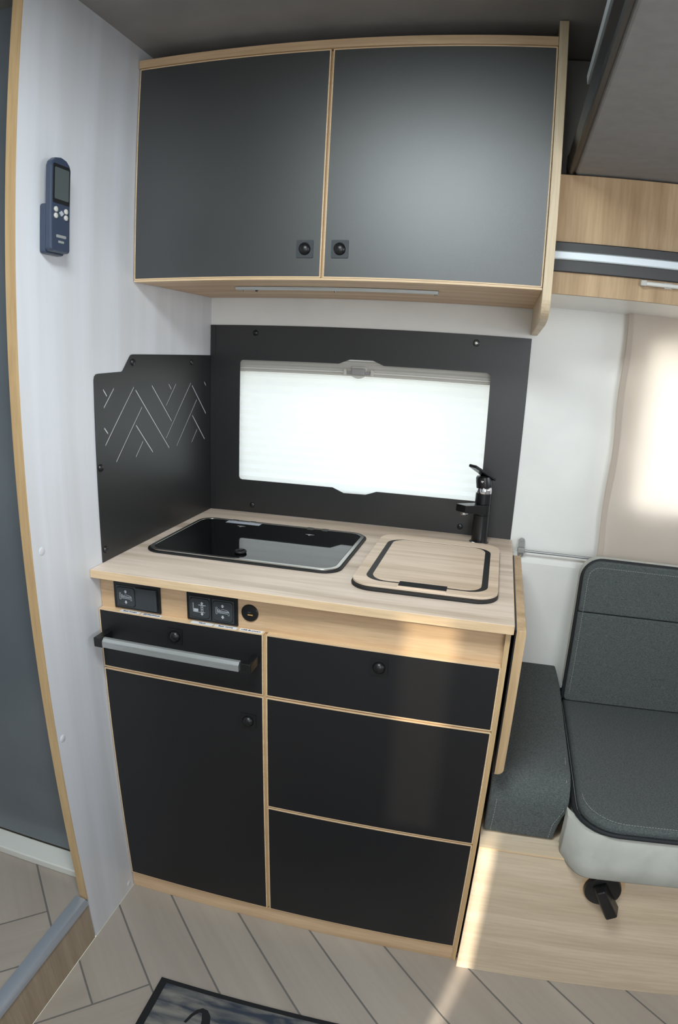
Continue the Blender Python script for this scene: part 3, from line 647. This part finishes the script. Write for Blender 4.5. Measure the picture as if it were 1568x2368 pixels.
# dinette window and soft blind
w2 = struct(link('window_2', plate([rrect(1.145, 1.96, 1.02, 1.445, 0.03), rrect(1.165, 1.94, 1.04, 1.425, 0.02)], 'y', 0.055, 0.085), 'white_plastic'))
link('pane', plate([rrect(1.155, 1.95, 1.03, 1.435, 0.02)], 'y', 0.066, 0.069), 'pane', w2)
cb = thing('fabric_blind', 'beige fabric blind glowing in front of the dinette window', 'blind', (1.5, -0.03, 1.2))
bm = bmesh.new(); NX, NZ = 60, 40; grid = []
for j in range(NZ+1):
    z = 1.5-(1.5-0.862)*j/NZ; row = []
    for i in range(NX+1):
        x = 1.082+(2.05-1.082)*i/NX
        wv = 0.0025*math.sin(x*55+1.5*math.sin(z*9))+0.0018*math.sin(z*38+x*4)
        edge = 0.004*math.sin(z*23)*(1 if i == 0 else 0)
        row.append(bm.verts.new((x+edge*0.6, -0.030+wv, z)))
    grid.append(row)
for j in range(NZ):
    for i in range(NX): bm.faces.new((grid[j][i], grid[j][i+1], grid[j+1][i+1], grid[j+1][i]))
link('cloth', bm, 'curtain', cb, smooth=True, angle=180)
link('side_hem', plate([[(1.083+0.0024*math.sin(z*23), z) for z in [0.864+0.636*i/30 for i in range(31)]]+[(1.096+0.0024*math.sin(z*23), z) for z in [1.5-0.636*i/30 for i in range(31)]]], 'y', -0.0365, -0.0340), 'curtain', cb)
link('bottom_hem', bx(1.083, 2.05, -0.038, -0.0345, 0.862, 0.880), 'curtain', cb, bevel=0.001)
hk = tag(link('curtain_hook', plate([rrect(1.060, 1.074, 1.505, 1.528, 0.003)], 'y', -0.014, -0.0005), 'white_plastic', bevel=0.002), 'tiny white plastic hook on the wall at the top corner of the fabric blind', 'hook')
# rod and bracket
rd = thing('blind_rod', 'thin silver rod on a grey bracket running along the wall under the fabric blind', 'rod', (0.887, -0.03, 0.885))
pts = [(a, b) for a, b in rrect(0.8795, 0.8935, 0.8735, 0.925, 0.0068)]
link('bracket', plate([rrect(0.8800, 0.8960, 0.8590, 0.9120, 0.0079)], 'y', -0.0185, -0.0145), 'mid_grey_plastic', rd, bevel=0.0008)
link('spacer', bx(0.884, 0.892, -0.0145, -0.0005, 0.868, 0.905), 'mid_grey_plastic', rd)
link('clamp', bx(0.8785, 0.8970, -0.036, -0.018, 0.8755, 0.8885), 'mid_grey_plastic', rd, bevel=0.002)
for z in (0.905, 0.8655): link('screw', lathe([(0.0028, 0), (0.0022, 0.0015)], (0.888, -0.0185, z), 'y', n=12, sign=-1), 'chrome', rd, smooth=True)
link('rod', lathe([(0.0036, 0), (0.0036, 1.1)], (0.893, -0.030, 0.8815), 'x', n=14), 'alu', rd, smooth=True)

# ------------------------------------------------------------------ bench and cushions
bn = thing('bench_base', 'pale oak bench box with a round black turning knob, right of the kitchen unit', 'bench', (1.8, -0.3, 0))
zh = 0.390
kh = circ(1.138, 0.3275, 0.0405, 40)
link('front_panel', plate([[(W+0.002, 0.0005), (2.24, 0.0005), (2.24, zh), (W+0.002, zh)], kh], 'y', -0.600, -0.584), 'oak_pale', bn)
link('edge_band', bx(W+0.002, 2.24, -0.6012, -0.600, zh-0.001, zh+0.003), 'oak_edge', bn)
link('seat_board', bx(W+0.002, 2.24, -0.600, -0.016, zh, zh+0.003), 'oak_pale', bn)
link('inner_box', bx(W+0.004, 2.24, -0.57, -0.016, 0.0005, zh), 'oak_pale', bn)
link('knob_recess', lathe([(0.0480, 0.0), (0.0475, 0.0007), (0.041, 0.0008)], (1.138, -0.6000, 0.3275), 'y', n=40, sign=-1), 'oak_x', bn, smooth=True)
link('knob_disc', lathe([(0.0400, -0.004), (0.0400, 0.008), (0.0385, 0.0125), (0.035, 0.0145)], (1.138, -0.600, 0.325), 'y', n=40, sign=-1), 'black_plastic', bn, smooth=True)
bm = bx(-0.0155, 0.0155, -0.030, 0, -0.056, 0.026)
for v in bm.verts:
    if v.co.y < -0.01: v.co.x *= 0.62
    if v.co.z < 0: v.co.x *= 1.25
bm.transform(Matrix.Translation((1.138, -0.612, 0.325)) @ Matrix.Rotation(math.radians(-30), 4, 'Y'))
link('knob_grip', bm, 'black_plastic', bn, bevel=0.004, seg=3)

def soft_box(x0, x1, y0, y1, z0, z1, r, seg=4, bulge=0.0, bm=None):
    """rounded cushion block"""
    bm = bmesh.new(); n = 12
    bmesh.ops.create_cube(bm, size=1.0)
    bmesh.ops.subdivide_edges(bm, edges=bm.edges, cuts=n, use_grid_fill=True)
    sx, sy, sz = x1-x0, y1-y0, z1-z0
    for v in bm.verts:
        p = v.co*2
        q = Vector((p.x*sx/2, p.y*sy/2, p.z*sz/2))
        inner = Vector((max(-(sx/2-r), min(sx/2-r, q.x)), max(-(sy/2-r), min(sy/2-r, q.y)), max(-(sz/2-r), min(sz/2-r, q.z))))
        d = q-inner
        if d.length > 1e-9: q = inner+d.normalized()*min(r, d.length if d.length < r else r)
        q.z += bulge*(1-p.x**2)*(1-p.y**2)*(1 if p.z > 0 else 0)
        v.co = Vector(((x0+x1)/2+q.x, (y0+y1)/2+q.y, (z0+z1)/2+q.z))
    return bm
def stitches(parent, pts, name='stitching', step=0.006, r=0.0006):
    bm = bmesh.new(); P_ = [Vector(p) for p in pts]; acc = 0; on = True
    for p, q in zip(P_, P_[1:]):
        L_ = (q-p).length; s = 0
        while s < L_:
            e_ = min(L_, s+step*0.62)
            a_, b_ = p+(q-p)*(s/L_), p+(q-p)*(e_/L_)
            if (b_-a_).length > 1e-4: tube([a_, b_], r, 4, bm)
            s += step
    return link(name, bm, 'thread', parent)

# side cushion: flat top, rounded nose, apron down the front
sc_ = thing('side_cushion', 'narrow anthracite fabric cushion between the kitchen unit and the seat cushion', 'cushion', (0.95, -0.3, zh))
pf = [(-0.004, 0.400), (-0.004, 0.548), (-0.012, 0.556), (-0.03, 0.556), (-0.12, 0.545), (-0.30, 0.537), (-0.44, 0.535)]
for i in range(9):
    t = PI/2*i/8
    pf.append((-0.480-0.070*math.sin(t)*1.0, 0.535-0.06*(1-math.cos(t))))
pf += [(-0.552, 0.44), (-0.553, 0.402), (-0.548, 0.3965)]
bm = plate([pf], 'x', 0.868, 1.036)
for v in bm.verts:
    if v.co.y > -0.1 and v.co.x > 1: v.co.x -= 0.010*(1+v.co.y/0.1)
    if v.co.z < 0.46 and v.co.y < -0.4: v.co.x += (-0.018 if v.co.x > 1 else 0.0)
link('cover', bm, 'fabric', sc_, smooth=True, bevel=0.007, seg=3, angle=50)
stitches(sc_, [(0.885, -0.30, 0.5395), (0.885, -0.44, 0.5375), (0.885, -0.515, 0.528), (0.885, -0.5525, 0.478), (0.884, -0.5545, 0.44), (0.882, -0.5555, 0.403)])
stitches(sc_, [(1.0265, -0.44, 0.5375), (1.0265, -0.515, 0.528), (1.0265, -0.5525, 0.478), (1.010, -0.5545, 0.44), (1.007, -0.5555, 0.403)], name='stitching')

SX1 = 2.1
sc2 = thing('seat_cushion', 'wide bench seat cushion with anthracite top, dark piping and beige front', 'cushion', (1.5, -0.33, zh))
outl = rrect(1.045, SX1, -0.633, -0.03, 0.06, 8, rs=(0.02, 0.02, 0.085, 0.02))
def pad(z, inset, zz=None): return [(a+(inset if a < 1.5 else -inset)*1.0, b+(inset if b < -0.3 else -inset)) for a, b in outl]
link('base', plate([pad(0, 0.004)], 'z', zh+0.0045, 0.492), 'suede', sc2, bevel=0.012, seg=3, smooth=True, angle=50)
bm = bmesh.new()
fpro = [(-0.602, 0.3945), (-0.606, 0.382), (-0.618, 0.3745), (-0.630, 0.3745), (-0.639, 0.384), (-0.641, 0.42), (-0.638, 0.470), (-0.628, 0.490), (-0.60, 0.490)]
NXS = 30; rings = []
for i in range(NXS+1):
    s = (i/NXS)**2; x = 1.032+(SX1-1.032)*s; back = 0.050*max(0, 1-(x-1.032)/0.060)**2; lift = 0.018*max(0, 1-(x-1.032)/0.05)**2
    rings.append([bm.verts.new((x, y+back, z+(lift if z < 0.385 else 0))) for y, z in fpro])
for A_, B_ in zip(rings, rings[1:]):
    for k in range(len(fpro)): bm.faces.new((A_[k], A_[(k+1) % len(fpro)], B_[(k+1) % len(fpro)], B_[k]))
bm.faces.new(rings[0][::-1]); bm.faces.new(rings[-1])
link('front_apron', bm, 'suede', sc2, smooth=True, angle=60)
bm = plate([pad(0, 0.006)], 'z', 0.488, 0.5135)
link('top_cover', bm, 'fabric', sc2, bevel=0.009, seg=3, smooth=True, angle=50)
link('piping', tube([(a, b, 0.4955) for a, b in outl], 0.0048, 8, closed=True), 'piping', sc2, smooth=True, angle=80)
stitches(sc2, [(a+(0.016 if a < 1.5 else -0.016), b+(0.016 if b < -0.3 else -0.016), 0.5138) for a, b in outl[18:40]][:11]+[(SX1-0.1, -0.617, 0.5138)])

bk = thing('backrest_cushion', 'leaning anthracite backrest with dark piping and beige rear, against the white wall', 'cushion', (1.5, -0.07, 0.51))
# built upright in local frame then leaned
lean = Matrix.Translation((0, -0.128, 0.515)) @ Matrix.Rotation(math.radians(-4.5), 4, 'X')
bo = rrect(1.046, SX1, 0.0, 0.382, 0.03, 8, rs=(0.03, 0.05, 0.012, 0.012))
bm = plate([[(a, b) for a, b in rrect(1.040, SX1+0.006, -0.0, 0.388, 0.05, 8)]], 'y', 0.014, 0.048)
bm.transform(lean); link('rear_body', bm, 'suede', bk, bevel=0.016, seg=4, smooth=True, angle=50)
for z0, z1 in ((0.0, 0.246), (0.247, 0.382)):
    rs = (0.004, 0.004, 0.012, 0.012) if z0 == 0 else (0.03, 0.045, 0.004, 0.004)
    bm = plate([rrect(1.048, SX1-0.002, z0+0.0005, z1-0.0005, 0.02, 8, rs=rs)], 'y', -0.004, 0.022)
    bm.transform(lean); link('front_cover', bm, 'fabric', bk, bevel=0.010, seg=4, smooth=True, angle=50)
bm = tube([(a, 0.012, b) for a, b in bo], 0.0048, 8, closed=True); bm.transform(lean)
link('piping', bm, 'piping', bk, smooth=True, angle=80)
sp2 = [lean @ Vector((1.060, -0.0045, z)) for z in (0.02, 0.15, 0.30, 0.335)]+[lean @ Vector((1.060+0.03*(1-math.cos(t)), -0.0045, 0.338+0.028*math.sin(t))) for t in (0.4, 0.8, 1.2, PI/2)]+[lean @ Vector((SX1-0.1, -0.0045, 0.366))]
stitches(bk, sp2)

# ------------------------------------------------------------------ door mat
mt = thing('door_mat', 'grey patterned door mat with black border and black letter, on the plank floor', 'mat', (0.45, -1.1, 0))
mat_rot = Matrix.Translation((0.2095, -0.8235, 0)) @ Matrix.Rotation(math.radians(0.5), 4, 'Z')
for nm, lp, z0, z1, mm in (('border', [[(0, 0), (0.62, 0), (0.62, -0.42), (0, -0.42)], [(0.018, -0.012), (0.602, -0.012), (0.602, -0.405), (0.018, -0.405)]], 0.0003, 0.0062, 'mat_black'),
                           ('pile', [[(0.018, -0.012), (0.602, -0.012), (0.602, -0.405), (0.018, -0.405)]], 0.0003, 0.0075, 'mat_field')):
    bm = plate([[tuple((mat_rot @ Vector((a, b, 0)))[:2]) for a, b in l] for l in lp], 'z', z0, z1)
    link(nm, bm, mm, mt)
out_, in_ = [], []
letter = [(0.307, -0.915), (0.314, -0.893), (0.322, -0.878), (0.333, -0.870), (0.346, -0.872), (0.357, -0.884), (0.364, -0.905), (0.366, -0.930), (0.364, -0.965), (0.350, -0.965), (0.348, -0.930), (0.343, -0.900), (0.336, -0.882), (0.329, -0.883), (0.320, -0.896), (0.313, -0.916)]
lab(link('letter', plate([letter], 'z', 0.0070, 0.0079), 'mat_black', mt), 'curved black letter woven into the mat')
